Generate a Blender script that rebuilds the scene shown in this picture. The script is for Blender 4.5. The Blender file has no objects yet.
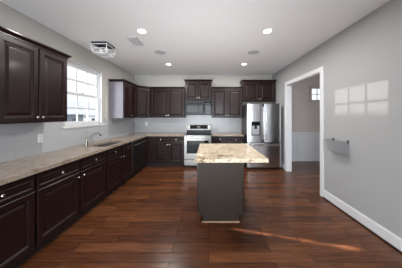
import bpy, bmesh, math, random
from mathutils import Vector, Matrix
random.seed(7)
S = bpy.context.scene
C = S.collection
R = math.radians

# ------------------------------------------------------------------ camera
EYE = 1.44
cam_d = bpy.data.cameras.new('camera')
cam = bpy.data.objects.new('camera', cam_d)
C.objects.link(cam)
cam.location = (0, 0, EYE)
cam.rotation_euler = (R(90), 0, 0)
cam_d.sensor_width = 36
cam_d.lens = 36 * 168 / 402
cam_d.shift_x = -7.5 / 402
cam_d.shift_y = -18 / 402
cam_d.clip_start = 0.05
S.camera = cam

# ------------------------------------------------------------------ world, lights, exposure
W = bpy.data.worlds.new('overcast_sky')
S.world = W
W.use_nodes = True
wn = W.node_tree.nodes
wn['Background'].inputs[0].default_value = (0.88, 0.94, 1.0, 1)
wl = W.node_tree.links
# cloud cover: brightest behind the camera, thinner light on the far side
g_ = wn.new('ShaderNodeTexCoord')
sp_ = wn.new('ShaderNodeSeparateXYZ')
mr_ = wn.new('ShaderNodeMapRange')
mr_.interpolation_type = 'SMOOTHSTEP'
for k_, v_ in ((1, -.9), (2, -.1), (3, 7.4), (4, .8)):
    mr_.inputs[k_].default_value = v_
wl.new(g_.outputs['Generated'], sp_.inputs[0])
wl.new(sp_.outputs[1], mr_.inputs[0])
wl.new(mr_.outputs[0], wn['Background'].inputs[1])

sun_d = bpy.data.lights.new('sun', 'SUN')
sun_d.energy = 1.0
sun_d.angle = R(0.35)
sun_d.color = (1.0, 0.98, 0.94)
sun = bpy.data.objects.new('sun', sun_d)
C.objects.link(sun)
sun.location = (-14, 6, 6)
sun.rotation_euler = Vector((1, -0.207, -0.105)).to_track_quat('-Z', 'Y').to_euler()

S.view_settings.view_transform = 'Standard'
S.view_settings.look = 'None'
S.view_settings.exposure = 0.8
S.view_settings.gamma = 1.0
S.view_settings.use_curve_mapping = False
S.cycles.use_denoising = True
S.cycles.max_bounces = 10
S.cycles.diffuse_bounces = 7
S.cycles.sample_clamp_indirect = 6


def portal(name, loc, size_x, size_y, direction):
    d = bpy.data.lights.new(name, 'AREA')
    d.shape = 'RECTANGLE'
    d.size = size_x
    d.size_y = size_y
    d.cycles.is_portal = True
    o = bpy.data.objects.new(name, d)
    C.objects.link(o)
    o.location = loc
    o.rotation_euler = Vector(direction).to_track_quat('-Z', 'Z').to_euler()


# added fill lamp below the camera, tilted up to brighten the ceiling
fl = bpy.data.lights.new('ceiling_fill', 'AREA')
fl.shape = 'DISK'
fl.size = 2.2
fl.energy = 9.5
fl.spread = R(66)
fl.color = (.97, .98, 1.0)
flo = bpy.data.objects.new('ceiling_fill', fl)
C.objects.link(flo)
flo.location = (-.1, .3, .6)
flo.rotation_euler = Vector((0, 1.7, 1)).to_track_quat('-Z', 'Y').to_euler()

# added slit lamp outside the window that draws the floor streak
gl = bpy.data.lights.new('floor_streak_lamp', 'AREA')
gl.shape = 'RECTANGLE'
gl.size = .015
gl.size_y = .64
gl.spread = R(1.5)
gl.energy = .6
gl.color = (1, .93, .86)
glo = bpy.data.objects.new('floor_streak_lamp', gl)
C.objects.link(glo)
gdir = Vector((1, -.255, -.49)).normalized()
glo.location = Vector((-2.62, 2.897, 1.80))
glo.rotation_euler = gdir.to_track_quat('-Z', 'Y').to_euler()

# room numbers
XL, XR, YB, YF, H = -2.36, 2.04, 5.37, -3.2, 2.74
WT = 0.12
portal('sky_portal', (XL - WT - .02, 3.25, 1.83), .98, 1.15, (1, 0, 0))
portal('sky_portal', (-.16, YF - WT - .02, 1.25), 3.8, 2.3, (0, 1, 0))


# ------------------------------------------------------------------ materials
def srgb(r, g, b):
    def f(c):
        c /= 255
        return c / 12.92 if c <= .04045 else ((c + .055) / 1.055) ** 2.4
    return (f(r), f(g), f(b), 1)


def mat(name, col, rough=.5, metal=0, spec=.5, coat=0, coat_rough=.1, emit=None, estr=0, alpha=None):
    m = bpy.data.materials.new(name)
    m.use_nodes = True
    b = m.node_tree.nodes['Principled BSDF']
    b.inputs['Base Color'].default_value = col
    b.inputs['Roughness'].default_value = rough
    b.inputs['Metallic'].default_value = metal
    b.inputs['Specular IOR Level'].default_value = spec
    b.inputs['Coat Weight'].default_value = coat
    b.inputs['Coat Roughness'].default_value = coat_rough
    if emit:
        b.inputs['Emission Color'].default_value = emit
        b.inputs['Emission Strength'].default_value = estr
    return m


def nodes(m):
    nt = m.node_tree
    return nt, nt.nodes, nt.links, nt.nodes['Principled BSDF']


def ramp(n, stops):
    r = n.new('ShaderNodeValToRGB')
    e = r.color_ramp.elements
    while len(e) > 1:
        e.remove(e[-1])
    e[0].position, e[0].color = stops[0]
    for p, c in stops[1:]:
        x = e.new(p)
        x.color = c
    return r


def noisy(m, c1, c2, scale=(1, 1, 1), freq=6, detail=5, bump=0, dist=.002):
    nt, n, l, b = nodes(m)
    tc = n.new('ShaderNodeTexCoord')
    mp = n.new('ShaderNodeMapping')
    mp.inputs['Scale'].default_value = scale
    nz = n.new('ShaderNodeTexNoise')
    nz.inputs['Scale'].default_value = freq
    nz.inputs['Detail'].default_value = detail
    l.new(tc.outputs['Object'], mp.inputs[0])
    l.new(mp.outputs[0], nz.inputs['Vector'])
    r = ramp(n, [(.3, c1), (.7, c2)])
    l.new(nz.outputs[0], r.inputs[0])
    l.new(r.outputs[0], b.inputs['Base Color'])
    if bump:
        bp = n.new('ShaderNodeBump')
        bp.inputs['Strength'].default_value = bump
        bp.inputs['Distance'].default_value = dist
        l.new(nz.outputs[0], bp.inputs['Height'])
        l.new(bp.outputs[0], b.inputs['Normal'])
    return m


def wall_mat(name, c):
    m = mat(name, c, .6, spec=.3)
    return noisy(m, tuple(x * .985 for x in c[:3]) + (1,), c, freq=40, bump=.08, dist=.0006)


M = {}
M['wall'] = wall_mat('greige_wall_paint', srgb(178, 175, 169))
M['right'] = wall_mat('grey_wall_paint', srgb(168, 169, 170))
M['ceiling'] = wall_mat('white_ceiling_paint', srgb(244, 244, 246))
M['hall'] = wall_mat('taupe_hall_paint', srgb(198, 187, 181))
M['trim'] = mat('white_trim_paint', srgb(218, 219, 222), .35)
M['shoe'] = noisy(mat('dark_shoe_molding', srgb(30, 18, 14), .4), srgb(24, 14, 12), srgb(40, 24, 18), (1, 1, 1), 9)


def wood_cab(name, a, b_):
    m = mat(name, a, .36, spec=.24, coat=.12, coat_rough=.14)
    return noisy(m, a, b_, (14, 14, 1.2), 5, 6, bump=.05, dist=.0006)


M['cab'] = wood_cab('espresso_cherry_cabinet', srgb(25, 11, 11), srgb(37, 19, 18))
M['cab_lit_side'] = mat('window_lit_side_panel', srgb(118, 114, 124), .28)  # window light on the cabinet's side, put into its base colour
M['inside'] = mat('toe_kick_black', srgb(20, 13, 12), .6)
M['island'] = noisy(mat('grey_brown_island_panel', srgb(70, 64, 60), .5, spec=.2), srgb(45, 37, 31), srgb(51, 42, 36), (2, 2, 2), 3)
M['steel'] = noisy(mat('brushed_steel', srgb(200, 200, 202), .2, 1), srgb(178, 178, 181), srgb(206, 206, 208), (60, 60, .3), 4)
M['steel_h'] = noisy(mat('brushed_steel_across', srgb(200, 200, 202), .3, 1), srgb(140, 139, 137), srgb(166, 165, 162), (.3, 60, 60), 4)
M['chrome'] = mat('brushed_nickel', srgb(205, 202, 198), .22, 1)
M['nickel'] = mat('satin_nickel', srgb(150, 145, 138), .3, 1)
M['fridge_side'] = mat('dark_grey_enamel', srgb(62, 62, 66), .4)
M['black'] = mat('black_enamel', srgb(14, 14, 15), .3, spec=.3)
M['blackglass'] = mat('black_glass', srgb(8, 8, 10), .09, spec=.22)
M['dwblack'] = mat('black_dishwasher_front', srgb(22, 20, 21), .28)
M['plastic'] = mat('white_plastic', srgb(228, 228, 226), .4)
M['grey_plastic'] = mat('grey_plastic', srgb(120, 122, 126), .4)
M['display'] = mat('display_glass', srgb(24, 26, 32), .1)
M['ring'] = mat('burner_ring_print', srgb(70, 70, 72), .3)
M['sinksteel'] = mat('sink_steel', srgb(180, 180, 182), .3, 1)
M['lens'] = mat('lit_downlight_lens', (1, 1, 1, 1), .5, emit=(1, .97, .92, 1), estr=4)
M['bulb'] = mat('bulb_glass', srgb(240, 240, 240), .15, emit=(1, .95, .88, 1), estr=.08)
M['grille'] = mat('white_grille', srgb(196, 196, 198), .5)
M['slot'] = mat('grille_shadow_gap', srgb(165, 165, 168), .6)
M['wire'] = mat('grey_wire_mesh', srgb(140, 141, 145), .5, 0)
M['cord'] = mat('white_cord', srgb(225, 225, 222), .6)


def window_glass():
    m = bpy.data.materials.new('clear_window_glass')
    m.use_nodes = True
    nt = m.node_tree
    n, l = nt.nodes, nt.links
    n.clear()
    out = n.new('ShaderNodeOutputMaterial')
    mx = n.new('ShaderNodeMixShader')
    t = n.new('ShaderNodeBsdfTransparent')
    g = n.new('ShaderNodeBsdfGlossy')
    g.inputs['Roughness'].default_value = .02
    mx.inputs[0].default_value = .07
    l.new(t.outputs[0], mx.inputs[1])
    l.new(g.outputs[0], mx.inputs[2])
    l.new(mx.outputs[0], out.inputs[0])
    return m


M['glass'] = window_glass()


def make_granite(name, base, vein, dark, light, s=1.0, rough=.16):
    m = mat(name, base, rough, spec=.5)
    nt, n, l, b = nodes(m)
    tc = n.new('ShaderNodeTexCoord')
    nz = n.new('ShaderNodeTexNoise')
    nz.inputs['Scale'].default_value = 7 * s
    nz.inputs['Detail'].default_value = 8
    nz.inputs['Distortion'].default_value = 1.6
    l.new(tc.outputs['Object'], nz.inputs['Vector'])
    r1 = ramp(n, [(.31, vein), (.39, base), (.6, light)])
    l.new(nz.outputs[0], r1.inputs[0])
    vo = n.new('ShaderNodeTexNoise')
    vo.inputs['Scale'].default_value = 55 * s
    vo.inputs['Detail'].default_value = 3
    l.new(tc.outputs['Object'], vo.inputs['Vector'])
    r2 = ramp(n, [(.37, (1, 1, 1, 1)), (.44, (0, 0, 0, 1))])
    l.new(vo.outputs[0], r2.inputs[0])
    mx = n.new('ShaderNodeMix')
    mx.data_type = 'RGBA'
    l.new(r2.outputs[0], mx.inputs[0])
    l.new(r1.outputs[0], mx.inputs[6])
    mx.inputs[7].default_value = dark
    l.new(mx.outputs[2], b.inputs['Base Color'])
    return m


M['granite'] = make_granite('tan_granite', srgb(146, 130, 114), srgb(118, 98, 82), srgb(100, 82, 68), srgb(160, 147, 133), 1.6, .2)
M['granite_island'] = make_granite('cream_veined_granite', srgb(190, 172, 142), srgb(110, 84, 62), srgb(118, 92, 66), srgb(214, 200, 178), .8, .3)


def make_floor():
    m = mat('hand_scraped_hardwood', srgb(90, 50, 32), .26, spec=.34)
    nt, n, l, b = nodes(m)
    tc = n.new('ShaderNodeTexCoord')
    br = n.new('ShaderNodeTexBrick')
    br.offset = .37
    br.offset_frequency = 2
    br.inputs['Color1'].default_value = (0, 0, 0, 1)
    br.inputs['Color2'].default_value = (1, 1, 1, 1)
    br.inputs['Mortar'].default_value = (.5, .5, .5, 1)
    br.inputs['Scale'].default_value = 1
    br.inputs['Brick Width'].default_value = 1.05
    br.inputs['Row Height'].default_value = .127
    br.inputs['Mortar Size'].default_value = .0028
    br.inputs['Mortar Smooth'].default_value = .3
    br.inputs['Bias'].default_value = 0
    l.new(tc.outputs['Object'], br.inputs['Vector'])
    # grain, shifted per plank by the plank value
    mp = n.new('ShaderNodeMapping')
    mp.inputs['Scale'].default_value = (1.3, 11, 1)
    l.new(tc.outputs['Object'], mp.inputs[0])
    ad = n.new('ShaderNodeVectorMath')
    ad.operation = 'ADD'
    sc = n.new('ShaderNodeVectorMath')
    sc.operation = 'SCALE'
    sc.inputs['Scale'].default_value = 17
    l.new(br.outputs['Color'], sc.inputs[0])
    l.new(mp.outputs[0], ad.inputs[0])
    l.new(sc.outputs[0], ad.inputs[1])
    nz = n.new('ShaderNodeTexNoise')
    nz.inputs['Scale'].default_value = 2.6
    nz.inputs['Detail'].default_value = 8
    nz.inputs['Distortion'].default_value = .7
    l.new(ad.outputs[0], nz.inputs['Vector'])
    # tone per plank + grain
    ma = n.new('ShaderNodeMath')
    ma.operation = 'MULTIPLY_ADD'
    ma.inputs[1].default_value = .3
    l.new(br.outputs['Color'], ma.inputs[0])
    m2 = n.new('ShaderNodeMath')
    m2.operation = 'MULTIPLY'
    m2.inputs[1].default_value = .75
    l.new(nz.outputs[0], m2.inputs[0])
    l.new(m2.outputs[0], ma.inputs[2])
    r = ramp(n, [(.12, srgb(46, 25, 15)), (.40, srgb(76, 43, 25)), (.60, srgb(95, 57, 34)), (.9, srgb(122, 78, 50))])
    l.new(ma.outputs[0], r.inputs[0])
    mx = n.new('ShaderNodeMix')
    mx.data_type = 'RGBA'
    l.new(br.outputs['Fac'], mx.inputs[0])
    l.new(r.outputs[0], mx.inputs[6])
    mx.inputs[7].default_value = srgb(16, 9, 7)
    l.new(mx.outputs[2], b.inputs['Base Color'])
    # hand scraped relief
    nb = n.new('ShaderNodeTexNoise')
    nb.inputs['Scale'].default_value = 1.6
    nb.inputs['Detail'].default_value = 3
    l.new(ad.outputs[0], nb.inputs['Vector'])
    sb = n.new('ShaderNodeMath')
    sb.operation = 'SUBTRACT'
    l.new(nb.outputs[0], sb.inputs[0])
    l.new(br.outputs['Fac'], sb.inputs[1])
    bp = n.new('ShaderNodeBump')
    bp.inputs['Strength'].default_value = .35
    bp.inputs['Distance'].default_value = .004
    l.new(sb.outputs[0], bp.inputs['Height'])
    l.new(bp.outputs[0], b.inputs['Normal'])
    return m


M['floor'] = make_floor()


def make_tile():
    m = mat('pale_subway_tile', srgb(222, 222, 226), .22)
    nt, n, l, b = nodes(m)
    tc = n.new('ShaderNodeTexCoord')
    sx = n.new('ShaderNodeSeparateXYZ')
    l.new(tc.outputs['Object'], sx.inputs[0])
    ad = n.new('ShaderNodeMath')
    ad.operation = 'ADD'
    l.new(sx.outputs[0], ad.inputs[0])
    l.new(sx.outputs[1], ad.inputs[1])
    cb = n.new('ShaderNodeCombineXYZ')
    l.new(ad.outputs[0], cb.inputs[0])
    l.new(sx.outputs[2], cb.inputs[1])
    br = n.new('ShaderNodeTexBrick')
    br.inputs['Scale'].default_value = 1
    br.inputs['Brick Width'].default_value = .305
    br.inputs['Row Height'].default_value = .102
    br.inputs['Mortar Size'].default_value = .002
    br.inputs['Color1'].default_value = srgb(168, 170, 173)
    br.inputs['Color2'].default_value = srgb(173, 175, 178)
    br.inputs['Mortar'].default_value = srgb(152, 153, 155)
    l.new(cb.outputs[0], br.inputs['Vector'])
    l.new(br.outputs['Color'], b.inputs['Base Color'])
    return m


M['tile'] = make_tile()


# ------------------------------------------------------------------ mesh helpers
class B:
    def __init__(s):
        s.bm = bmesh.new()

    def box(s, x0, x1, y0, y1, z0, z1):
        vs = [s.bm.verts.new((x, y, z)) for x in (x0, x1) for y in (y0, y1) for z in (z0, z1)]
        for f in ((0, 1, 3, 2), (4, 6, 7, 5), (0, 4, 5, 1), (2, 3, 7, 6), (0, 2, 6, 4), (1, 5, 7, 3)):
            s.bm.faces.new([vs[i] for i in f])
        return s

    def prism(s, poly, z0, z1):
        a = [s.bm.verts.new((x, y, z0)) for x, y in poly]
        b = [s.bm.verts.new((x, y, z1)) for x, y in poly]
        n = len(poly)
        s.bm.faces.new(a[::-1])
        s.bm.faces.new(b)
        for i in range(n):
            s.bm.faces.new((a[i], a[(i + 1) % n], b[(i + 1) % n], b[i]))
        return s

    def loft(s, p0, z0, p1, z1):
        a = [s.bm.verts.new((x, y, z0)) for x, y in p0]
        b = [s.bm.verts.new((x, y, z1)) for x, y in p1]
        n = len(p0)
        s.bm.faces.new(a[::-1])
        s.bm.faces.new(b)
        for i in range(n):
            s.bm.faces.new((a[i], a[(i + 1) % n], b[(i + 1) % n], b[i]))
        return s

    def panel(s, x0, x1, z0, z1, rings, yb=0):
        """raised panel facing -Y; rings = [(inset, how far the surface stands out)]"""
        prev = None
        for ins, out in rings:
            r = [s.bm.verts.new(p) for p in ((x0 + ins, yb - out, z0 + ins), (x1 - ins, yb - out, z0 + ins),
                                              (x1 - ins, yb - out, z1 - ins), (x0 + ins, yb - out, z1 - ins))]
            if prev:
                for i in range(4):
                    s.bm.faces.new((prev[i], prev[(i + 1) % 4], r[(i + 1) % 4], r[i]))
            else:
                s.bm.faces.new(r[::-1])
            prev = r
        s.bm.faces.new(prev)
        return s

    def rev(s, c, prof, axis='Z', n=24):
        """lathe; prof = [(radius, height)]; axis Z, -Y or X"""
        def pt(r, a, h):
            u, v = r * math.cos(a), r * math.sin(a)
            if axis == 'Z':
                p = (u, v, h)
            elif axis == '-Y':
                p = (u, -h, v)
            else:
                p = (h, u, v)
            return Vector(c) + Vector(p)
        prev = None
        for r, h in prof:
            ring = [s.bm.verts.new(pt(max(r, 1e-4), 2 * math.pi * i / n, h)) for i in range(n)]
            if prev:
                for i in range(n):
                    s.bm.faces.new((prev[i], prev[(i + 1) % n], ring[(i + 1) % n], ring[i]))
            else:
                s.bm.faces.new(ring[::-1])
            prev = ring
        s.bm.faces.new(prev)
        return s

    def tube(s, pts, r, n=8):
        pts = [Vector(p) for p in pts]
        prev = None
        for i, p in enumerate(pts):
            d = (pts[min(i + 1, len(pts) - 1)] - pts[max(i - 1, 0)]).normalized()
            up = Vector((0, 0, 1)) if abs(d.z) < .95 else Vector((0, 1, 0))
            a = d.cross(up).normalized()
            b = a.cross(d)
            rr = r[i] if isinstance(r, (list, tuple)) else r
            ring = [s.bm.verts.new(p + rr * (math.cos(t) * a + math.sin(t) * b)) for t in [2 * math.pi * k / n for k in range(n)]]
            if prev:
                for k in range(n):
                    s.bm.faces.new((prev[k], prev[(k + 1) % n], ring[(k + 1) % n], ring[k]))
            else:
                s.bm.faces.new(ring[::-1])
            prev = ring
        s.bm.faces.new(prev)
        return s

    def obj(s, name, m, parent=None, bevel=0, smooth=False, loc=None):
        bmesh.ops.recalc_face_normals(s.bm, faces=s.bm.faces)
        me = bpy.data.meshes.new(name)
        s.bm.to_mesh(me)
        s.bm.free()
        me.materials.append(m)
        if smooth:
            me.shade_smooth()
        o = bpy.data.objects.new(name, me)
        C.objects.link(o)
        if parent:
            o.parent = parent
        if loc:
            o.location = loc
        if bevel:
            md = o.modifiers.new('bevel', 'BEVEL')
            md.width = bevel
            md.segments = 2
            md.limit_method = 'ANGLE'
            md.angle_limit = R(40)
        if smooth:
            md = o.modifiers.new('edge', 'EDGE_SPLIT')
            md.split_angle = R(35)
        return o


def tag(o, label=None, cat=None, group=None, kind=None):
    if label: o['label'] = label
    if cat: o['category'] = cat
    if group: o['group'] = group
    if kind: o['kind'] = kind
    return o


def thing(name, label, cat, loc=(0, 0, 0), rz=0, group=None):
    o = bpy.data.objects.new(name, None)
    o.empty_display_size = .1
    C.objects.link(o)
    o.location = loc
    o.rotation_euler = (0, 0, rz)
    return tag(o, label, cat, group)


def structure(o):
    o['kind'] = 'structure'
    return o


def copy_tree(o, parent=None):
    c = o.copy()
    C.objects.link(c)
    if parent:
        c.parent = parent
    for ch in list(o.children):
        copy_tree(ch, c)
    return c


# ------------------------------------------------------------------ the room
HX1 = 4.6      # hall reaches to here
structure(B().box(XL - .3, HX1 + .2, YF - .3, YB + .3, -.1, 0).obj('floor', M['floor']))
structure(B().box(XL - WT, HX1 + .2, YF - WT, YB + WT, H, H + .1).obj('ceiling', M['ceiling']))
# left wall with the window opening
WY0, WY1, WZ0, WZ1 = 2.76, 3.72, 1.27, 2.40
structure(B().box(XL - WT, XL, YF, WY0, 0, H).box(XL - WT, XL, WY1, YB, 0, H)
          .box(XL - WT, XL, WY0, WY1, 0, WZ0).box(XL - WT, XL, WY0, WY1, WZ1, H).obj('wall_left', M['wall']))
structure(B().box(XL - WT, XR + WT, YB, YB + WT, 0, H).obj('wall_back', M['wall']))
# right wall with the cased opening
OY0, OY1, OZ = 3.05, 4.37, 2.24
structure(B().box(XR, XR + WT, YF, OY0, 0, H).box(XR, XR + WT, OY1, YB, 0, H)
          .box(XR, XR + WT, OY0, OY1, OZ, H).obj('wall_right', M['right']))
# wall behind the camera, mostly glazed doors
structure(B().box(XL - WT, -2.06, YF - WT, YF, 0, H).box(1.74, XR + WT, YF - WT, YF, 0, H)
          .box(-2.06, 1.74, YF - WT, YF, 2.4, H).box(-2.06, 1.74, YF - WT, YF, 0, .1).obj('wall_front', M['wall']))
fr = B()
for x in (-2.06, -.81, .44, 1.68):
    fr.box(x, x + .06, YF - .09, YF - .03, .1, 2.4)
fr.box(-2.06, 1.74, YF - .09, YF - .03, .1, .18).box(-2.06, 1.74, YF - .09, YF - .03, 2.32, 2.4)
structure(fr.obj('window_3', M['trim']))

# hall beyond the opening
hw0, hw1, hz0, hz1 = 3.28, 3.72, 1.92, 2.36
structure(B().box(XR + WT, hw0, YB, YB + WT, 0, H).box(hw1, HX1, YB, YB + WT, 0, H)
          .box(hw0, hw1, YB, YB + WT, 0, hz0).box(hw0, hw1, YB, YB + WT, hz1, H).obj('wall_hall_back', M['hall']))
structure(B().box(HX1, HX1 + WT, .4, YB, 0, 1.0).box(HX1, HX1 + WT, .4, YB, 2.4, H)
          .box(HX1, HX1 + WT, .4, 1.6, 1, 2.4).box(HX1, HX1 + WT, 3.1, YB, 1, 2.4).obj('wall_hall_right', M['hall']))
structure(B().box(XR + WT, HX1 + WT, .28, .4, 0, H).obj('wall_hall_front', M['hall']))
portal('sky_portal', (HX1 + WT + .02, 2.35, 1.7), 1.5, 1.4, (-1, 0, 0))
hwf = B()
for y in (1.6, 2.32, 3.04):
    hwf.box(HX1 + .03, HX1 + .08, y, y + .06, 1.0, 2.4)
hwf.box(HX1 + .03, HX1 + .08, 1.6, 3.1, 1.0, 1.06).box(HX1 + .03, HX1 + .08, 1.6, 3.1, 2.34, 2.4)
structure(hwf.obj('window_4', M['trim']))

# wainscot in the hall: rails, stiles, panel frames and cap
wx0, wx1 = XR + WT, HX1
wy = YB
ws = B().box(wx0, wx1, wy - .012, wy, .12, .90)
ws.box(wx0, wx1, wy - .03, wy, 0, .15)
ws.box(wx0, wx1, wy - .045, wy, .885, .915)
ws.box(wx0, wx1, wy - .026, wy, .845, .885)
for k in range(4):
    a = 2.44 + (k - .52) * .72
    a0, a1 = a + .07, a + .65
    if a0 < wx0 + .03: a0 = wx0 + .03
    for bx in ((a0, a1, .74, .765), (a0, a1, .23, .255)):
        ws.box(bx[0], bx[1], wy - .026, wy - .012, bx[2], bx[3])
    ws.box(a0, a0 + .025, wy - .026, wy - .012, .255, .74)
    ws.box(a1 - .025, a1, wy - .026, wy - .012, .255, .74)
structure(ws.obj('trim_1', M['trim'], bevel=.003))
# casing of the opening and its jamb lining
cw = .085
structure(B().box(XR - .02, XR, OY0 - cw, OY0, 0, OZ + cw).box(XR - .02, XR, OY1, OY1 + cw, 0, OZ + cw)
          .box(XR - .02, XR, OY0, OY1, OZ, OZ + cw)
          .box(XR, XR + WT, OY0, OY0 + .012, 0, OZ).box(XR, XR + WT, OY1 - .012, OY1, 0, OZ)
          .box(XR, XR + WT, OY0, OY1, OZ - .012, OZ).obj('trim_2', M['trim'], bevel=.003))
# baseboards
bb = B().box(XR - .014, XR, YF, OY0 - cw, 0, .13).box(XR - .009, XR, YF, OY0 - cw, .13, .145)
structure(bb.obj('baseboard_right', M['trim'], bevel=.002))
structure(B().box(XR - .014, XR, OY1 + cw, YB, 0, .13).obj('baseboard_back', M['trim'], bevel=.002))
structure(B().box(XR - .03, XR - .014, YF, OY0 - cw, 0, .02).box(XR - .03, XR - .014, OY1 + cw, YB, 0, .02).obj('trim_3', M['shoe'], bevel=.005))
# tile backsplashes
structure(B().box(XL, XL + .008, 1.0, YB, .91, 1.27).box(XL, XL + .008, 1.0, WY0 - .06, 1.27, 1.40)
          .box(XL, XL + .008, WY1 + .06, YB, 1.27, 1.40).obj('trim_4', M['tile']))
structure(B().box(XL + .008, 1.02, YB - .008, YB, .91, 1.93).obj('trim_5', M['tile']))

# left window: frame, two sashes with muntins, glass, sill
win = structure(B().box(XL - .11, XL - .05, WY0, WY0 + .035, WZ0, WZ1).box(XL - .11, XL - .05, WY1 - .035, WY1, WZ0, WZ1)
                .box(XL - .11, XL - .05, WY0, WY1, WZ1 - .035, WZ1).box(XL - .11, XL - .05, WY0, WY1, WZ0, WZ0 + .03)
                .box(XL - .12, XL, WY0 - .001, WY0 + .008, WZ0, WZ1).box(XL - .12, XL, WY1 - .008, WY1 + .001, WZ0, WZ1)
                .box(XL - .12, XL, WY0, WY1, WZ1 - .008, WZ1)
                .obj('window_1', M['trim'], bevel=.002))


def sash(z0, z1, xc, nm):
    y0, y1 = WY0 + .036, WY1 - .036
    t = .04
    s = B().box(xc - .018, xc + .018, y0, y0 + t, z0, z1).box(xc - .018, xc + .018, y1 - t, y1, z0, z1)
    s.box(xc - .018, xc + .018, y0 + t, y1 - t, z0, z0 + t).box(xc - .018, xc + .018, y0 + t, y1 - t, z1 - t, z1)
    so = s.obj('sash', M['trim'], win, bevel=.002)
    mu = B()
    for k in (1, 2):
        y = y0 + t + (y1 - y0 - 2 * t) * k / 3
        mu.box(xc - .009, xc + .009, y - .013, y + .013, z0 + t, z1 - t)
    zm = (z0 + z1) / 2
    mu.box(xc - .008, xc + .008, y0 + t, y1 - t, zm - .014, zm + .014)
    mu.obj('muntin', M['trim'], so)
    B().box(xc - .002, xc + .002, y0 + t - .005, y1 - t + .005, z0 + t - .005, z1 - t + .005).obj('glass', M['glass'], so)


zmid = 1.845
sash(zmid - .02, WZ1 - .036, XL - .092, 'upper')
sash(WZ0 + .031, zmid + .02, XL - .066, 'lower')
B().box(XL - .02, XL + .04, WY0 - .07, WY1 + .07, WZ0 - .03, WZ0).box(XL + .001, XL + .016, WY0 - .05, WY1 + .05, WZ0 - .055, WZ0 - .028).obj('window_sill', M['trim'], win, bevel=.003)
B().box(XL - .06, XL - .045, 3.17, 3.25, zmid + .02, zmid + .035).rev((XL - .05, 3.21, zmid + .035), [(.012, 0), (.012, .012)], n=12).obj('latch', M['trim'], win)

# small hall window
w2 = structure(B().box(hw0, hw0 + .04, YB + .02, YB + .08, hz0, hz1).box(hw1 - .04, hw1, YB + .02, YB + .08, hz0, hz1)
               .box(hw0, hw1, YB + .02, YB + .08, hz0, hz0 + .04).box(hw0, hw1, YB + .02, YB + .08, hz1 - .04, hz1)
               .box(hw0 - .05, hw0, YB - .015, YB, hz0 - .05, hz1 + .05).box(hw1, hw1 + .05, YB - .015, YB, hz0 - .05, hz1 + .05)
               .box(hw0, hw1, YB - .015, YB, hz0 - .05, hz0).box(hw0, hw1, YB - .015, YB, hz1, hz1 + .05)
               .obj('window_2', M['hall'], bevel=.002))
B().box(hw0 + .04, hw1 - .04, YB + .04, YB + .06, 2.13, 2.15).box((hw0 + hw1) / 2 - .01, (hw0 + hw1) / 2 + .01, YB + .04, YB + .06, hz0 + .04, hz1 - .04).obj('muntin', M['trim'], w2)
B().box(hw0 + .04, hw1 - .04, YB + .048, YB + .052, hz0 + .04, hz1 - .04).obj('glass', M['glass'], w2)

# ------------------------------------------------------------------ cabinets
DOOR = [(0, 0), (0, .014), (.006, .02), (.050, .02), (.058, .0145), (.062, .0145), (.070, .007), (.076, .007), (.100, .0155), (.104, .016)]
DRAW = [(0, 0), (0, .017), (.003, .02), (.026, .02), (.030, .0165), (.036, .012), (.040, .012), (.050, .016), (.053, .0165)]


def knob(parent, x, z, y=-.02):
    B().rev((x, y, z), [(.006, 0), (.005, .012), (.009, .015), (.0145, .019), (.0155, .023), (.013, .027), (.006, .029)], '-Y', 16).obj('knob', M['chrome'], parent, smooth=True)


def door(root, x0, x1, z0, z1, kx=None, kz=None, m=None, name='door', rings=DOOR):
    d = B().panel(x0, x1, z0, z1, rings).obj(name, m or M['cab'], root)
    if kx is not None:
        knob(d, kx, kz)
    return d


def base_cabinet(label, loc, rz, w, layout, knob_side='L', group=None):
    """local x along the front, front at y=0 facing -Y, depth .60"""
    t = thing('base_cabinet', label, 'cabinet', loc, rz, group)
    if layout == 'sink':
        B().box(0, w, 0, .02, .105, .868).box(0, .018, .02, .60, .105, .868).box(w - .018, w, .02, .60, .105, .868).box(.018, w - .018, .02, .60, .105, .125).box(.018, w - .018, .585, .60, .125, .868).obj('carcass', M['cab'], t)
    else:
        B().box(0, w, .0, .60, .105, .868).obj('carcass', M['cab'], t, bevel=.002)
    B().box(0, w, .06, .60, 0, .105).obj('toe_kick', M['inside'], t)
    g = .012
    if layout == 'one':
        dr = door(t, g, w - g, .70, .85, name='drawer', rings=DRAW)
        knob(dr, w / 2, .775)
        kx = g + .035 if knob_side == 'L' else w - g - .035
        door(t, g, w - g, .125, .685, kx, .63)
    else:
        h = w / 2
        a = door(t, g, h - .008, .70, .85, name='drawer', rings=DRAW)
        b = door(t, h + .008, w - g, .70, .85, name='drawer', rings=DRAW)
        if True:
            knob(a, h / 2, .775)
            knob(b, h * 1.5, .775)
        door(t, g, h - .008, .125, .685, h - .04, .63)
        door(t, h + .008, w - g, .125, .685, h + .04, .63)
    return t


def crown(t, x0, x1, d, z, h=.055, out=.04, left=True, right=True):
    lo, ro = (out if left else 0), (out if right else 0)
    q = lambda k: [(x0 - lo * k, -out * k), (x1 + ro * k, -out * k), (x1 + ro * k, d), (x0 - lo * k, d)]
    b = B().prism(q(.2), z, z + .012)
    b.loft(q(.2), z + .012, q(.85), z + h - .014)
    b.prism(q(1), z + h - .014, z + h)
    b.obj('crown_molding', M['cab'], t)


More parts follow.
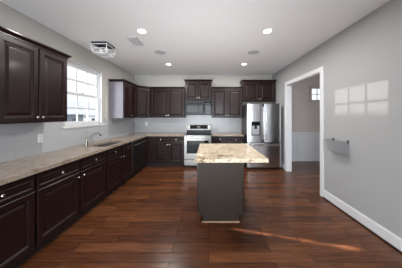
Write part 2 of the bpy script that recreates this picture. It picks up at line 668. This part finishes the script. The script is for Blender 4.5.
def upper_cabinet(label, loc, rz, w, z1, d=.33, knobs='mid', side=None, cl=False, cr=False, name='wall_cabinet', h=None):
    """loc is the bottom front left corner"""
    t = thing(name, label, 'cabinet', loc, rz)
    hh = z1 - loc[2]
    B().box(0, w, 0, d, 0, hh).obj('carcass', M['cab'], t, bevel=.002)
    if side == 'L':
        B().box(-.004, 0, .004, d, .0, hh).obj('side_panel', M['cab_lit_side'], t)
    g = .014
    m = w / 2
    door(t, g, m - .006, g, hh - g, m - .032, .065)
    door(t, m + .006, w - g, g, hh - g, m + .032, .065)
    crown(t, 0, w, d, hh, left=cl, right=cr)
    return t


P2 = math.pi / 2
XF = XL + .61           # front plane of the left base run
# left base run (local x -> +Y, front faces +X)
for y0, w, lay, ks, lab in (
        (1.11, .58, 'one', 'L', 'dark base cabinet nearest the viewer under the tan counter, left of the window'),
        (1.69, .58, 'one', 'R', 'large dark base cabinet in the left foreground with door knob at its far edge'),
        (2.27, .59, 'one', 'L', 'dark base cabinet with one drawer just before the sink cabinet'),
        (2.86, .97, 'sink', 'L', 'dark two-door base cabinet below the sink, next to the dishwasher')):
    base_cabinet(lab, (XF, y0, 0), P2, w, lay, ks)
base_cabinet('narrow dark base cabinet between the dishwasher and the room corner', (XF, 4.43, 0), P2, .30, 'one', 'L')
# blind corner filler
t = thing('corner_cabinet', 'blind dark base cabinet filling the corner beneath the counter', 'cabinet', (XL, 4.735, 0))
B().box(0.005, .608, 0.0, .625, .105, .868).box(.608, .79, .022, .60, .105, .868).obj('carcass', M['cab'], t)
B().box(.005, .608, 0.0, .625, 0, .105).box(.608, .79, .08, .60, 0, .105).obj('toe_kick', M['inside'], t)
# back run, fronts face the camera
YF2 = YB - .61
base_cabinet('dark base cabinet with two drawers and two doors left of the range', (-1.565, YF2, 0), 0, .865, 'two')
base_cabinet('dark base cabinet with two drawers between the range and the refrigerator', (.10, YF2, 0), 0, .90, 'two')

# wall cabinets
XU = XL + .33
YU = YB - .33
UZ, UT = 1.39, 2.255
upper_cabinet('large dark wall cabinet in the left foreground beside the window', (XU, 1.58, 1.36), P2, .83, 2.255, cl=True, cr=True)
upper_cabinet('dark wall cabinet on the left wall past the window, window light painted into its side panel', (XU, 4.0, UZ), P2, .738, UT, side='L', cl=True)
upper_cabinet('dark two-door wall cabinet between the corner cabinet and the microwave', (-1.745, YU, UZ), 0, 1.035, UT)
upper_cabinet('dark two-door wall cabinet between the microwave and the refrigerator', (.095, YU, UZ), 0, .925, UT)
upper_cabinet('short raised dark wall cabinet above the microwave', (-.70, YU, 1.92), 0, .785, 2.475, cl=True, cr=True)
upper_cabinet('short raised dark wall cabinet above the refrigerator', (1.03, YU, 1.885), 0, .965, 2.465, cl=True, cr=True)
# diagonal corner wall cabinet
t = thing('corner_wall_cabinet', 'dark wall cabinet with a diagonal door in the room corner', 'cabinet', (XL, YB, UZ))
a, b = .33, .61
poly = [(.001, -.001), (.001, -b - .02), (a, -b - .02), (b, -a), (b, -.001)]
B().prism(poly, 0, UT - UZ).obj('carcass', M['cab'], t)
hh = UT - UZ
po = [(.001, -.001), (.001, -b - .02), (a + .03, -b - .02), (b + .004, -a - .035), (b + .004, -.001)]
B().loft(poly, hh, po, hh + .04).prism(po, hh + .04, hh + .055).obj('crown_molding', M['cab'], t)
dl = math.hypot(b - a, b + .02 - a)
ang = math.atan2(b + .02 - a, b - a)
dd = door(t, .025, dl - .025, .014, hh - .014, dl - .06, .065)
dd.location = (a, -b - .02, 0)
dd.rotation_euler = (0, 0, ang)

# ------------------------------------------------------------------ counters
CX = XL + .655          # front edge of left counter
CY = YB - .655
SY0, SY1, SX0, SX1 = 2.90, 3.64, XL + .215, XL + .59     # sink cut-out
g = B()
zc0, zc1 = .870, .910
g.box(XL + .009, CX, .98, SY0, zc0, zc1).box(XL + .009, CX, SY1, YB - .009, zc0, zc1)
g.box(XL + .009, SX0, SY0, SY1, zc0, zc1).box(SX1, CX, SY0, SY1, zc0, zc1)
g.box(CX, -.700, CY, YB - .009, zc0, zc1)
o = g.obj('granite_countertop', M['granite'])
tag(o, 'tan granite countertop in an L along the left wall into the corner', 'countertop')
o = B().box(.098, 1.005, CY, YB - .009, zc0, zc1).obj('granite_countertop', M['granite'], bevel=.003)
tag(o, 'short tan granite countertop between the range and the refrigerator', 'countertop')

# sink
t = thing('kitchen_sink', 'undermounted stainless double bowl sink in the counter by the window', 'sink', (SX0, SY0, .70))
sw, sl = SX1 - SX0, SY1 - SY0


def bowl(y0, y1, z):
    bm = B()
    x0, x1 = .006, sw - .006
    th = .004
    bm.box(x0, x1, y0, y1, z, z + th)
    bm.box(x0, x0 + th, y0, y1, z + th, .168).box(x1 - th, x1, y0, y1, z + th, .168)
    bm.box(x0 + th, x1 - th, y0, y0 + th, z + th, .168).box(x0 + th, x1 - th, y1 - th, y1, z + th, .168)
    o = bm.obj('bowl', M['sinksteel'], t)
    B().rev(((x0 + x1) / 2, (y0 + y1) / 2, z + th), [(.04, 0), (.045, .003), (.03, .003)], n=20).obj('drain', M['chrome'], o)


bowl(.006, sl / 2 - .012, 0)
bowl(sl / 2 + .012, sl - .006, 0)
B().box(.006, sw - .006, sl / 2 - .012, sl / 2 + .012, .10, .165).obj('divider', M['sinksteel'], t, bevel=.004)

# faucet
fx, fy = XL + .16, 3.03
t = thing('kitchen_faucet', 'nickel pull-out faucet with a single lever behind the sink', 'faucet', (fx, fy, .91))
B().rev((0, 0, 0), [(.034, 0), (.034, .006), (.026, .012), (.023, .05), (.021, .10), (.022, .125), (.017, .135)], n=20).obj('body', M['nickel'], t, smooth=True)
pts = [(0.005, .0, .06), (.04, .015, .12), (.08, .03, .175), (.12, .04, .208), (.165, .05, .212), (.205, .06, .19)]
B().tube(pts, [.017, .016, .015, .015, .017, .019], 12).obj('spout', M['nickel'], t, smooth=True)
B().tube([(.205, .06, .19), (.218, .063, .165)], [.02, .018], 12).obj('spray_head', M['fridge_side'], t, smooth=True)
B().tube([(0, 0, .12), (-.006, -.004, .175), (-.012, -.004, .225), (-.004, .004, .255)], [.015, .011, .009, .010], 10).obj('lever', M['nickel'], t, smooth=True)
o = B().rev((XL + .10, 3.24, .91), [(.02, 0), (.02, .004), (.012, .01), (.011, .05), (.006, .055)], n=16).tube([(XL + .10, 3.24, .96), (XL + .13, 3.24, .985), (XL + .17, 3.24, .975)], .006, 8).obj('soap_dispenser', M['nickel'], smooth=True)
tag(o, 'small nickel soap pump beside the faucet at the window counter', 'soap dispenser')

# ------------------------------------------------------------------ dishwasher (faces +X)
t = thing('dishwasher', 'black built-in dishwasher with a silver handle bar in the left run', 'dishwasher', (XF, 3.832, 0), P2)
B().box(0, .596, .01, .58, .105, .866).obj('body', M['black'], t)
B().box(0.003, .593, -.022, .01, .12, .775).obj('door', M['dwblack'], t, bevel=.004)
cp = B().box(0.003, .593, -.022, .01, .79, .862).obj('control_panel', M['dwblack'], t, bevel=.004)
B().box(.20, .40, -.0235, -.022, .815, .84).obj('display', M['display'], cp)
hd = B().tube([(.04, -.055, .765), (.556, -.055, .765)], .011, 12).tube([(.07, -.055, .765), (.07, -.02, .765)], .008, 8).tube([(.526, -.055, .765), (.526, -.02, .765)], .008, 8)
hd.obj('handle', M['chrome'], t, smooth=True)
B().box(0, .596, .05, .58, 0, .105).obj('toe_kick', M['inside'], t)

# ------------------------------------------------------------------ range
RX0, RX1 = -.690, .085
rw = RX1 - RX0
ry = 4.69
t = thing('range', 'freestanding stainless electric range with black glass top on the back wall', 'stove', (RX0 + .004, ry, 0))
rw -= .008
dp = YB - .012 - ry
B().box(0, rw, .02, dp, .06, .895).obj('body', M['fridge_side'], t)
B().box(.02, rw - .02, .06, dp, 0, .06).obj('base', M['black'], t)
ck = B().box(0, rw, -.005, dp - .07, .895, .917).obj('cooktop', M['blackglass'], t, bevel=.004)
for cx, cy, r in ((.19, .17, .10), (.56, .17, .085), (.19, .42, .075), (.56, .42, .105), (.375, .47, .05)):
    o = B()
    n = 40
    for rr in (r, r * .62):
        vi = [o.bm.verts.new((cx + rr * math.cos(2 * math.pi * i / n), cy + rr * math.sin(2 * math.pi * i / n), .9176)) for i in range(n)]
        vo = [o.bm.verts.new((cx + (rr + .004) * math.cos(2 * math.pi * i / n), cy + (rr + .004) * math.sin(2 * math.pi * i / n), .9176)) for i in range(n)]
        for i in range(n):
            o.bm.faces.new((vi[i], vi[(i + 1) % n], vo[(i + 1) % n], vo[i]))
    o.obj('burner', M['ring'], ck)
# backguard, leaning back slightly
bgd = B().prism([(0, dp - .075), (rw, dp - .075), (rw, dp), (0, dp)], .917, 1.0).loft([(0, dp - .075), (rw, dp - .075), (rw, dp), (0, dp)], 1.0, [(0.0, dp - .045), (rw, dp - .045), (rw, dp), (0, dp)], 1.18)
bg = bgd.obj('backguard', M['steel_h'], t, bevel=.004)
B().box(.0, rw, dp - .082, dp - .0755, .92, 1.0).obj('vent_trim', M['black'], t, bevel=.002)
cpn = B().loft([(.105, dp - .0715), (rw - .105, dp - .0715), (rw - .105, dp - .05), (.105, dp - .05)], 1.035, [(.105, dp - .051), (rw - .105, dp - .051), (rw - .105, dp - .04), (.105, dp - .04)], 1.155).obj('control_panel', M['blackglass'], bg)
for kx in (.035, .08, rw - .08, rw - .035):
    B().rev((kx, dp - .055, 1.095), [(.017, -.005), (.017, .014), (.013, .02), (.005, .021)], '-Y', 16).obj('knob', M['chrome'], bg, smooth=True)
B().box(.33, .43, dp - .0645, dp - .055, 1.08, 1.11).obj('clock_display', M['display'], cpn)
dr = B().box(.004, rw - .004, -.03, .02, .245, .865).obj('oven_door', M['steel_h'], t, bevel=.006)
B().box(.08, rw - .08, -.0325, -.03, .40, .76).obj('oven_window', M['blackglass'], dr, bevel=.001)
B().tube([(.05, -.075, .81), (rw - .05, -.075, .81)], .013, 12).tube([(.09, -.075, .81), (.09, -.03, .81)], .01, 8).tube([(rw - .09, -.075, .81), (rw - .09, -.03, .81)], .01, 8).obj('handle', M['chrome'], dr, smooth=True)
B().box(.0, rw, -.008, .02, .868, .894).obj('front_trim', M['steel_h'], t, bevel=.003)
dw = B().box(.004, rw - .004, -.026, .02, .065, .235).obj('storage_drawer', M['steel_h'], t, bevel=.006)
B().box(.2, rw - .2, -.036, -.026, .205, .222).obj('handle', M['chrome'], dw, bevel=.003)

# ------------------------------------------------------------------ microwave
t = thing('microwave', 'black over-the-range microwave under the raised cabinet', 'microwave', (-.685, 4.965, 1.475))
mw, mh = .76, .435
B().box(0, mw, .0, .395, 0, mh).obj('body', M['black'], t, bevel=.003)
B().box(0.0, mw, -.012, 0, mh - .045, mh - .004).obj('top_vent', M['black'], t, bevel=.002)
d = B().box(.002, .575, -.025, 0, .012, mh - .05).obj('door', M['black'], t, bevel=.004)
B().box(.05, .51, -.028, -.025, .075, .335).obj('door_window', M['blackglass'], d, bevel=.001)
B().tube([(.548, -.03, .05), (.548, -.06, .08), (.548, -.06, .32), (.548, -.03, .35)], .012, 10).obj('handle', M['black'], d, smooth=True)
c_ = B().box(.58, mw - .002, -.025, 0, .012, mh - .05).obj('control_panel', M['blackglass'], t, bevel=.004)
B().box(.60, .735, -.0265, -.025, .31, .355).obj('display', M['display'], c_)
for i in range(4):
    for j in range(3):
        B().box(.605 + j * .047, .64 + j * .047, -.0265, -.025, .07 + i * .055, .105 + i * .055).obj('button', M['fridge_side'], c_)

# ------------------------------------------------------------------ refrigerator
FX, FY = 1.045, 4.53
t = thing('refrigerator', 'stainless french door refrigerator with ice dispenser beside the doorway', 'refrigerator', (FX, FY, 0))
fw = .915
B().box(.004, fw - .004, .07, .78, .03, 1.755).obj('body', M['fridge_side'], t, bevel=.004)
B().box(.02, fw - .02, .04, .72, .0, .05).obj('base_grille', M['black'], t)
for hx in (.02, fw - .14):
    B().box(hx, hx + .12, .03, .12, 1.757, 1.782).obj('hinge_cover', M['fridge_side'], t, bevel=.004)
mid = fw / 2
def convex(bm, x0, x1, z0, z1, bulge=.016):
    n = 12
    f = lambda x: -bulge * (1 - ((x - (x0 + x1) / 2) / ((x1 - x0) / 2)) ** 2)
    return bm.prism([(x0 + (x1 - x0) * i / n, f(x0 + (x1 - x0) * i / n)) for i in range(n + 1)] + [(x1, .065), (x0, .065)], z0, z1)


# left door built around the dispenser niche
nx0, nx1, nz0, nz1 = .105, .345, .92, 1.29
ld = B()
fc = lambda x: -.016 * (1 - ((x - (mid - .003) / 2) / ((mid - .003) / 2)) ** 2)
for xa, xb, za, zb_ in ((0, nx0, .735, 1.765), (nx1, mid - .003, .735, 1.765), (nx0, nx1, nz1, 1.765), (nx0, nx1, .735, nz0)):
    ld.prism([(xa + (xb - xa) * i / 6, fc(xa + (xb - xa) * i / 6)) for i in range(7)] + [(xb, .065), (xa, .065)], za, zb_)
ld = ld.obj('door', M['steel'], t)
disp = B().box(nx0, nx0 + .02, -.022, .055, nz0, nz1).box(nx1 - .02, nx1, -.022, .055, nz0, nz1).box(nx0, nx1, -.022, .055, nz1 - .11, nz1).box(nx0, nx1, -.022, .055, nz0, nz0 + .02).obj('ice_dispenser', M['black'], ld)
B().box(nx0 + .02, nx1 - .02, .004, .064, nz0 + .02, nz1 - .11).obj('niche_back', M['sinksteel'], disp)
B().box(nx0 + .01, nx1 - .01, -.0235, -.022, nz1 - .10, nz1 - .01).obj('display', M['blackglass'], disp)
B().box(nx0 + .085, nx1 - .085, -.016, .004, nz0 + .17, nz1 - .11).obj('paddle', M['black'], disp)
rd = convex(B(), mid + .003, fw, .735, 1.765).obj('door', M['steel'], t)
for par, x in ((ld, mid - .045), (rd, mid + .045)):
    B().tube([(x, -.002, .80), (x, -.05, .83), (x, -.055, 1.0), (x, -.055, 1.5), (x, -.05, 1.67), (x, -.002, 1.70)], .0125, 12).obj('handle', M['chrome'], par, smooth=True)
fd = convex(B(), 0, fw, .055, .722).obj('freezer_drawer', M['steel'], t)
B().tube([(.06, -.002, .655), (.08, -.05, .655), (fw - .08, -.05, .655), (fw - .06, -.002, .655)], .0135, 12).obj('handle', M['chrome'], fd, smooth=True)

# ------------------------------------------------------------------ island
IX0, IX1, IY0, IY1 = -.135, .465, 2.292, 3.10
t = thing('kitchen_island', 'small grey-brown kitchen island standing in the middle of the floor', 'kitchen island', ((IX0 + IX1) / 2, IY0, 0))
hw = (IX1 - IX0) / 2
B().box(-hw, hw, .004, IY1 - IY0, .10, .868).obj('carcass', M['cab'], t)
B().box(-hw + .055, hw - .055, .006, IY1 - IY0 - .01, 0, .10).obj('toe_kick', M['inside'], t)
B().box(-hw, hw, -.012, .004, .10, .868).box(-hw + .052, hw - .052, -.012, .006, .0, .10).obj('end_panel', M['island'], t, bevel=.0015)
B().box(-hw + .045, hw - .045, -.024, -.012, 0, .014).obj('shoe_strip', noisy(mat('light_shoe_strip', srgb(176, 140, 112), .5), srgb(160, 124, 98), srgb(188, 152, 124)), t, bevel=.002)
IL = IY1 - IY0
for s in (-1, 1):
    # local panels face -Y; rotate so they face -X or +X
    for k in (0, 1):
        wd = IL / 2 - .008
        d = B().panel(0, wd, 0, .56, DOOR).obj('door', M['cab'], t)
        dr = B().panel(0, wd, 0, .15, DRAW).obj('drawer', M['cab'], t)
        if s < 0:
            rz, yy = -P2, (IL / 2 * (k + 1) - .002)
        else:
            rz, yy = P2, (IL / 2 * k + .010)
        for q, z in ((d, .125), (dr, .70)):
            q.location = (s * hw, yy, z)
            q.rotation_euler = (0, 0, rz)
        near = (k == 0) == (s > 0)
        knob(d, wd - .04 if near else .04, .50)
        knob(dr, wd / 2, .075)
# top with chipped-looking eased edge
def slab(x0, x1, y0, y1, z0, z1):
    bm = B()
    n = 44
    pts = []
    for i in range(n):
        pts.append((x0 + (x1 - x0) * i / n, y0))
    for i in range(n):
        pts.append((x1, y0 + (y1 - y0) * i / n))
    for i in range(n):
        pts.append((x1 - (x1 - x0) * i / n, y1))
    for i in range(n):
        pts.append((x0, y1 - (y1 - y0) * i / n))
    cx, cy = (x0 + x1) / 2, (y0 + y1) / 2
    rings = []
    for z, ins in ((z0, .004), (z0 + .008, 0), (z0 + .02, .003), (z1 - .01, 0), (z1 - .002, .003), (z1, .008)):
        rg = []
        for x, y in pts:
            j = random.uniform(-.0022, .0022)
            dx = (-1 if x > cx else 1) * (ins + j) if abs(x - x0) < 1e-6 or abs(x - x1) < 1e-6 else 0
            dy = (-1 if y > cy else 1) * (ins + j) if abs(y - y0) < 1e-6 or abs(y - y1) < 1e-6 else 0
            rg.append(bm.bm.verts.new((x + dx, y + dy, z)))
        rings.append(rg)
    N = len(pts)
    for a_, b_ in zip(rings, rings[1:]):
        for i in range(N):
            bm.bm.faces.new((a_[i], a_[(i + 1) % N], b_[(i + 1) % N], b_[i]))
    bm.bm.faces.new(rings[0][::-1])
    bm.bm.faces.new(rings[-1])
    return bm


o = slab(-.165, .735, 2.05, 3.19, .869, .918).obj('island_countertop', M['granite_island'])
tag(o, 'cream granite slab with brown veins topping the island', 'countertop')

# ------------------------------------------------------------------ ceiling things
def downlight(x, y, label):
    t = thing('recessed_downlight', label, 'ceiling light', (x, y, H), 0, 'recessed downlights in the ceiling')
    B().rev((0, 0, -.006), [(.080, .006), (.080, .002), (.072, 0), (.060, .001)], n=32).obj('trim_ring', M['plastic'], t, smooth=True)
    B().rev((0, 0, -.008), [(.058, .001), (.058, 0)], n=32).obj('lens', M['lens'], t)
    ld_ = bpy.data.lights.new('downlight_lamp', 'AREA')
    ld_.shape = 'DISK'
    ld_.size = .12
    ld_.energy = 14
    ld_.color = (1, .97, .93)
    lo = bpy.data.objects.new('lamp_light', ld_)
    C.objects.link(lo)
    lo.parent = t
    lo.location = (0, 0, -.012)


downlight(-1.02, 2.57, 'lit recessed downlight, nearer one on the left side of the ceiling')
downlight(.90, 2.57, 'lit recessed downlight, nearer one on the right side of the ceiling')
downlight(-1.0, 4.2, 'lit recessed downlight, farther one left of the range')
downlight(.89, 4.2, 'lit recessed downlight, farther one in front of the refrigerator')
for x in (-.98, .92):
    t = thing('ceiling_speaker', 'round white flush ceiling speaker %s' % ('between the two left downlights' if x < 0 else 'between the two right downlights'), 'speaker', (x, 3.42, H), 0, 'flush ceiling speakers')
    B().rev((0, 0, -.008), [(.118, .008), (.118, .002), (.108, 0), (.104, .002)], n=36).obj('bezel', M['grille'], t, smooth=True)
    B().rev((0, 0, -.0065), [(.104, .002), (.104, 0)], n=36).obj('grille', M['grille'], t)
t = thing('ceiling_vent', 'white rectangular air vent in the ceiling by the left near downlight', 'vent', (-1.27, 2.92, H))
B().box(-.085, .085, -.155, .155, -.006, 0).obj('backing', M['slot'], t)
B().box(-.085, -.065, -.155, .155, -.012, -.006).box(.065, .085, -.155, .155, -.012, -.006).box(-.065, .065, -.155, -.135, -.012, -.006).box(-.065, .065, .135, .155, -.012, -.006).obj('frame', M['grille'], t, bevel=.002)
sl_ = B()
for i in range(9):
    y = -.12 + i * .03
    sl_.box(-.065, .065, y - .008, y + .008, -.011, -.007)
sl_.obj('louver', M['grille'], t)

# square cage light over the sink
fxl = thing('flush_mount_light', 'square white geometric cage light with a dark ceiling plate over the sink', 'ceiling light', (-1.91, 3.06, H))
q = .135
B().box(-q, q, -q, q, -.028, 0).obj('ceiling_plate', M['black'], fxl, bevel=.002)
cg = B()
zt, zb = -.04, -.19
cs = [(-q, -q), (q, -q), (q, q), (-q, q)]
bs = [(x * .80, y * .80) for x, y in cs]
rr = .0075
zm = -.115
ms = [(x * 1.0, y * 1.0) for x, y in cs]
for i in range(4):
    j = (i + 1) % 4
    c0, c1, m0, m1, b0, b1 = cs[i], cs[j], ms[i], ms[j], bs[i], bs[j]
    P = lambda p, z: (p[0], p[1], z)
    cg.tube([P(c0, zt), P(c1, zt)], rr, 6)
    cg.tube([P(c0, zt), P(m0, zm)], rr, 6).tube([P(m0, zm), P(b0, zb)], rr, 6)
    cg.tube([P(m0, zm), P(m1, zm)], rr, 6).tube([P(b0, zb), P(b1, zb)], rr, 6)
    mt = ((b0[0] + b1[0]) / 2, (b0[1] + b1[1]) / 2)
    tt = ((c0[0] + c1[0]) / 2, (c0[1] + c1[1]) / 2)
    cg.tube([P(m0, zm), P(mt, zb)], rr * .8, 6).tube([P(m1, zm), P(mt, zb)], rr * .8, 6)
    cg.tube([P(c0, zt), P(c0, -.028)], rr, 6)
cg.obj('cage', M['trim'], fxl)
for x in (-.05, .05):
    sk = B().rev((x, 0, -.075), [(.018, 0), (.018, .047)], n=14).obj('socket', M['black'], fxl, smooth=True)
    B().rev((x, 0, -.135), [(.004, 0), (.02, .008), (.026, .025), (.02, .045), (.012, .06)], n=16).obj('bulb', M['bulb'], sk, smooth=True)

# ------------------------------------------------------------------ right wall basket
bx = thing('wall_basket', 'grey wire mesh basket hanging on two dark hooks on the right wall', 'basket', (XR, 2.595, .885))
L2, D2, Hb = .16, .125, .175
wr = B()
top = [(-.004, -L2), (-D2, -L2), (-D2, L2), (-.004, L2)]
bot = [(-.004, -L2 + .015), (-D2 + .03, -L2 + .015), (-D2 + .03, L2 - .015), (-.004, L2 - .015)]
lerp = lambda a, b, k: a + (b - a) * k
def ringat(k):
    return [(lerp(b_[0], a_[0], k), lerp(b_[1], a_[1], k), Hb * k) for a_, b_ in zip(top, bot)]
rimb = B()
rt = ringat(1)
for i in range(4):
    rimb.tube([rt[i], rt[(i + 1) % 4]], .0042, 6)
rb_ = ringat(0)
for i in range(4):
    rimb.tube([rb_[i], rb_[(i + 1) % 4]], .003, 6)
    rimb.tube([rb_[i], rt[i]], .003, 6)
rimb.obj('rim', M['wire'], bx)
for k in range(1, 9):
    rg = ringat(k / 9)
    for i in range(4):
        wr.tube([rg[i], rg[(i + 1) % 4]], .0019, 4)
for i in range(4):
    n = 15 if i % 2 else 7
    j = (i + 1) % 4
    for k in range(1, n):
        u = k / n
        p0 = Vector(rb_[i]).lerp(Vector(rb_[j]), u)
        p1 = Vector(rt[i]).lerp(Vector(rt[j]), u)
        wr.tube([p0, p1], .0019, 4)
for k in range(1, 22):
    u = k / 22
    wr.tube([Vector(rb_[0]).lerp(Vector(rb_[3]), u), Vector(rb_[1]).lerp(Vector(rb_[2]), u)], .0019, 4)
for k in range(1, 9):
    u = k / 9
    wr.tube([Vector(rb_[0]).lerp(Vector(rb_[1]), u), Vector(rb_[3]).lerp(Vector(rb_[2]), u)], .0019, 4)
wr.obj('wire_mesh', M['wire'], bx)
for y in (-.145, .145):
    B().box(-.012, 0, y - .012, y + .012, Hb - .03, Hb + .025).obj('hook', M['black'], bx, bevel=.003)

# ------------------------------------------------------------------ small wall things
def outlet(label, loc, rz, switch=False):
    t = thing('light_switch' if switch else 'wall_outlet', label, 'switch' if switch else 'outlet', loc, rz)
    B().box(-.036, .036, -.006, 0, -.058, .058).obj('cover_plate', M['plastic'], t, bevel=.002)
    if switch:
        B().box(-.012, .012, -.010, -.006, -.025, .025).obj('toggle', M['grey_plastic'], t, bevel=.002)
    else:
        for z in (-.026, .026):
            B().box(-.017, .017, -.008, -.006, z - .014, z + .014).obj('socket', M['grille'], t, bevel=.002)


outlet('white outlet on the left backsplash below the near wall cabinet', (XL + .008, 2.35, 1.13), P2)
outlet('small outlet on the back backsplash left of the two-door cabinet', (-1.98, YB - .008, 1.19), 0)
o = B().tube([(XL + .012, 3.86 + .012 * math.sin(i * 1.1), 1.92 - i * .045) for i in range(13)], .0045, 6).obj('hanging_cord', M['cord'], smooth=True)
tag(o, 'thin pale cord hanging on the wall between window and cabinet', 'cord')
o = B().rev((XL + .001, 3.86, 1.93), [(.012, 0), (.012, .006), (.004, .02)], 'X', 12).obj('wall_hook', M['chrome'])
tag(o, 'tiny hook on the wall right of the window holding the cord', 'hook')

# ------------------------------------------------------------------ outside
M['siding'] = noisy(mat('pale_siding', srgb(205, 208, 212), .7), srgb(198, 201, 206), srgb(212, 214, 218), (1, 1, 30), 3)
M['grey_siding'] = mat('grey_siding', srgb(92, 98, 108), .7)
M['shingle'] = noisy(mat('grey_roof_shingles', srgb(150, 150, 155), .8), srgb(135, 136, 142), srgb(168, 168, 172), (4, 4, 4), 6)
M['lawn'] = noisy(mat('winter_lawn', srgb(120, 118, 96), .9), srgb(104, 106, 80), srgb(140, 134, 110), (1, 1, 1), 3)
structure(B().box(-60, XL - .9, -40, 60, -2.2, -2.0).obj('ground', M['lawn']))
M['pane_dark'] = mat('dark_window_pane', srgb(48, 54, 64), .15)


def house(label, x, y, w, d, zb, eave, ridge, m):
    t = thing('neighbor_house', label, 'house', (x, y, zb))
    B().box(-d, 0, -w / 2, w / 2, 0, eave - zb).obj('siding_walls', m, t)
    rf = B()
    rf.bm.verts.ensure_lookup_table()
    o_ = .35
    pr = [(o_, eave - zb - .1), (-d / 2, ridge - zb), (-d - o_, eave - zb - .1), (-d - o_, eave - zb - .25), (o_, eave - zb - .25)]
    a_ = [rf.bm.verts.new((px, -w / 2 - o_, pz)) for px, pz in pr]
    b_ = [rf.bm.verts.new((px, w / 2 + o_, pz)) for px, pz in pr]
    rf.bm.faces.new(a_[::-1])
    rf.bm.faces.new(b_)
    for i in range(5):
        rf.bm.faces.new((a_[i], a_[(i + 1) % 5], b_[(i + 1) % 5], b_[i]))
    rf.obj('roof', M['shingle'], t)
    for k in range(3):
        yy = -w / 2 + w * (k + .5) / 3
        B().box(0, .04, yy - .5, yy + .5, (eave - zb) * .5, (eave - zb) * .5 + 1.1).obj('window', M['pane_dark'], t)


house('grey neighbouring house seen through the kitchen window', -22, 24, 11, 9, -2, 1.9, 4.6, M['grey_siding'])
house('pale neighbouring house farther along, seen through the window', -24, 39, 12, 9, -2, 1.7, 4.8, M['siding'])
house('added unseen white house blocking part of the low sun from the kitchen window', -16, 7.4, 13, 9, -2, 2.4, 3.84, M['siding'])  # out of view, added so its roof cuts off the lower sun rays
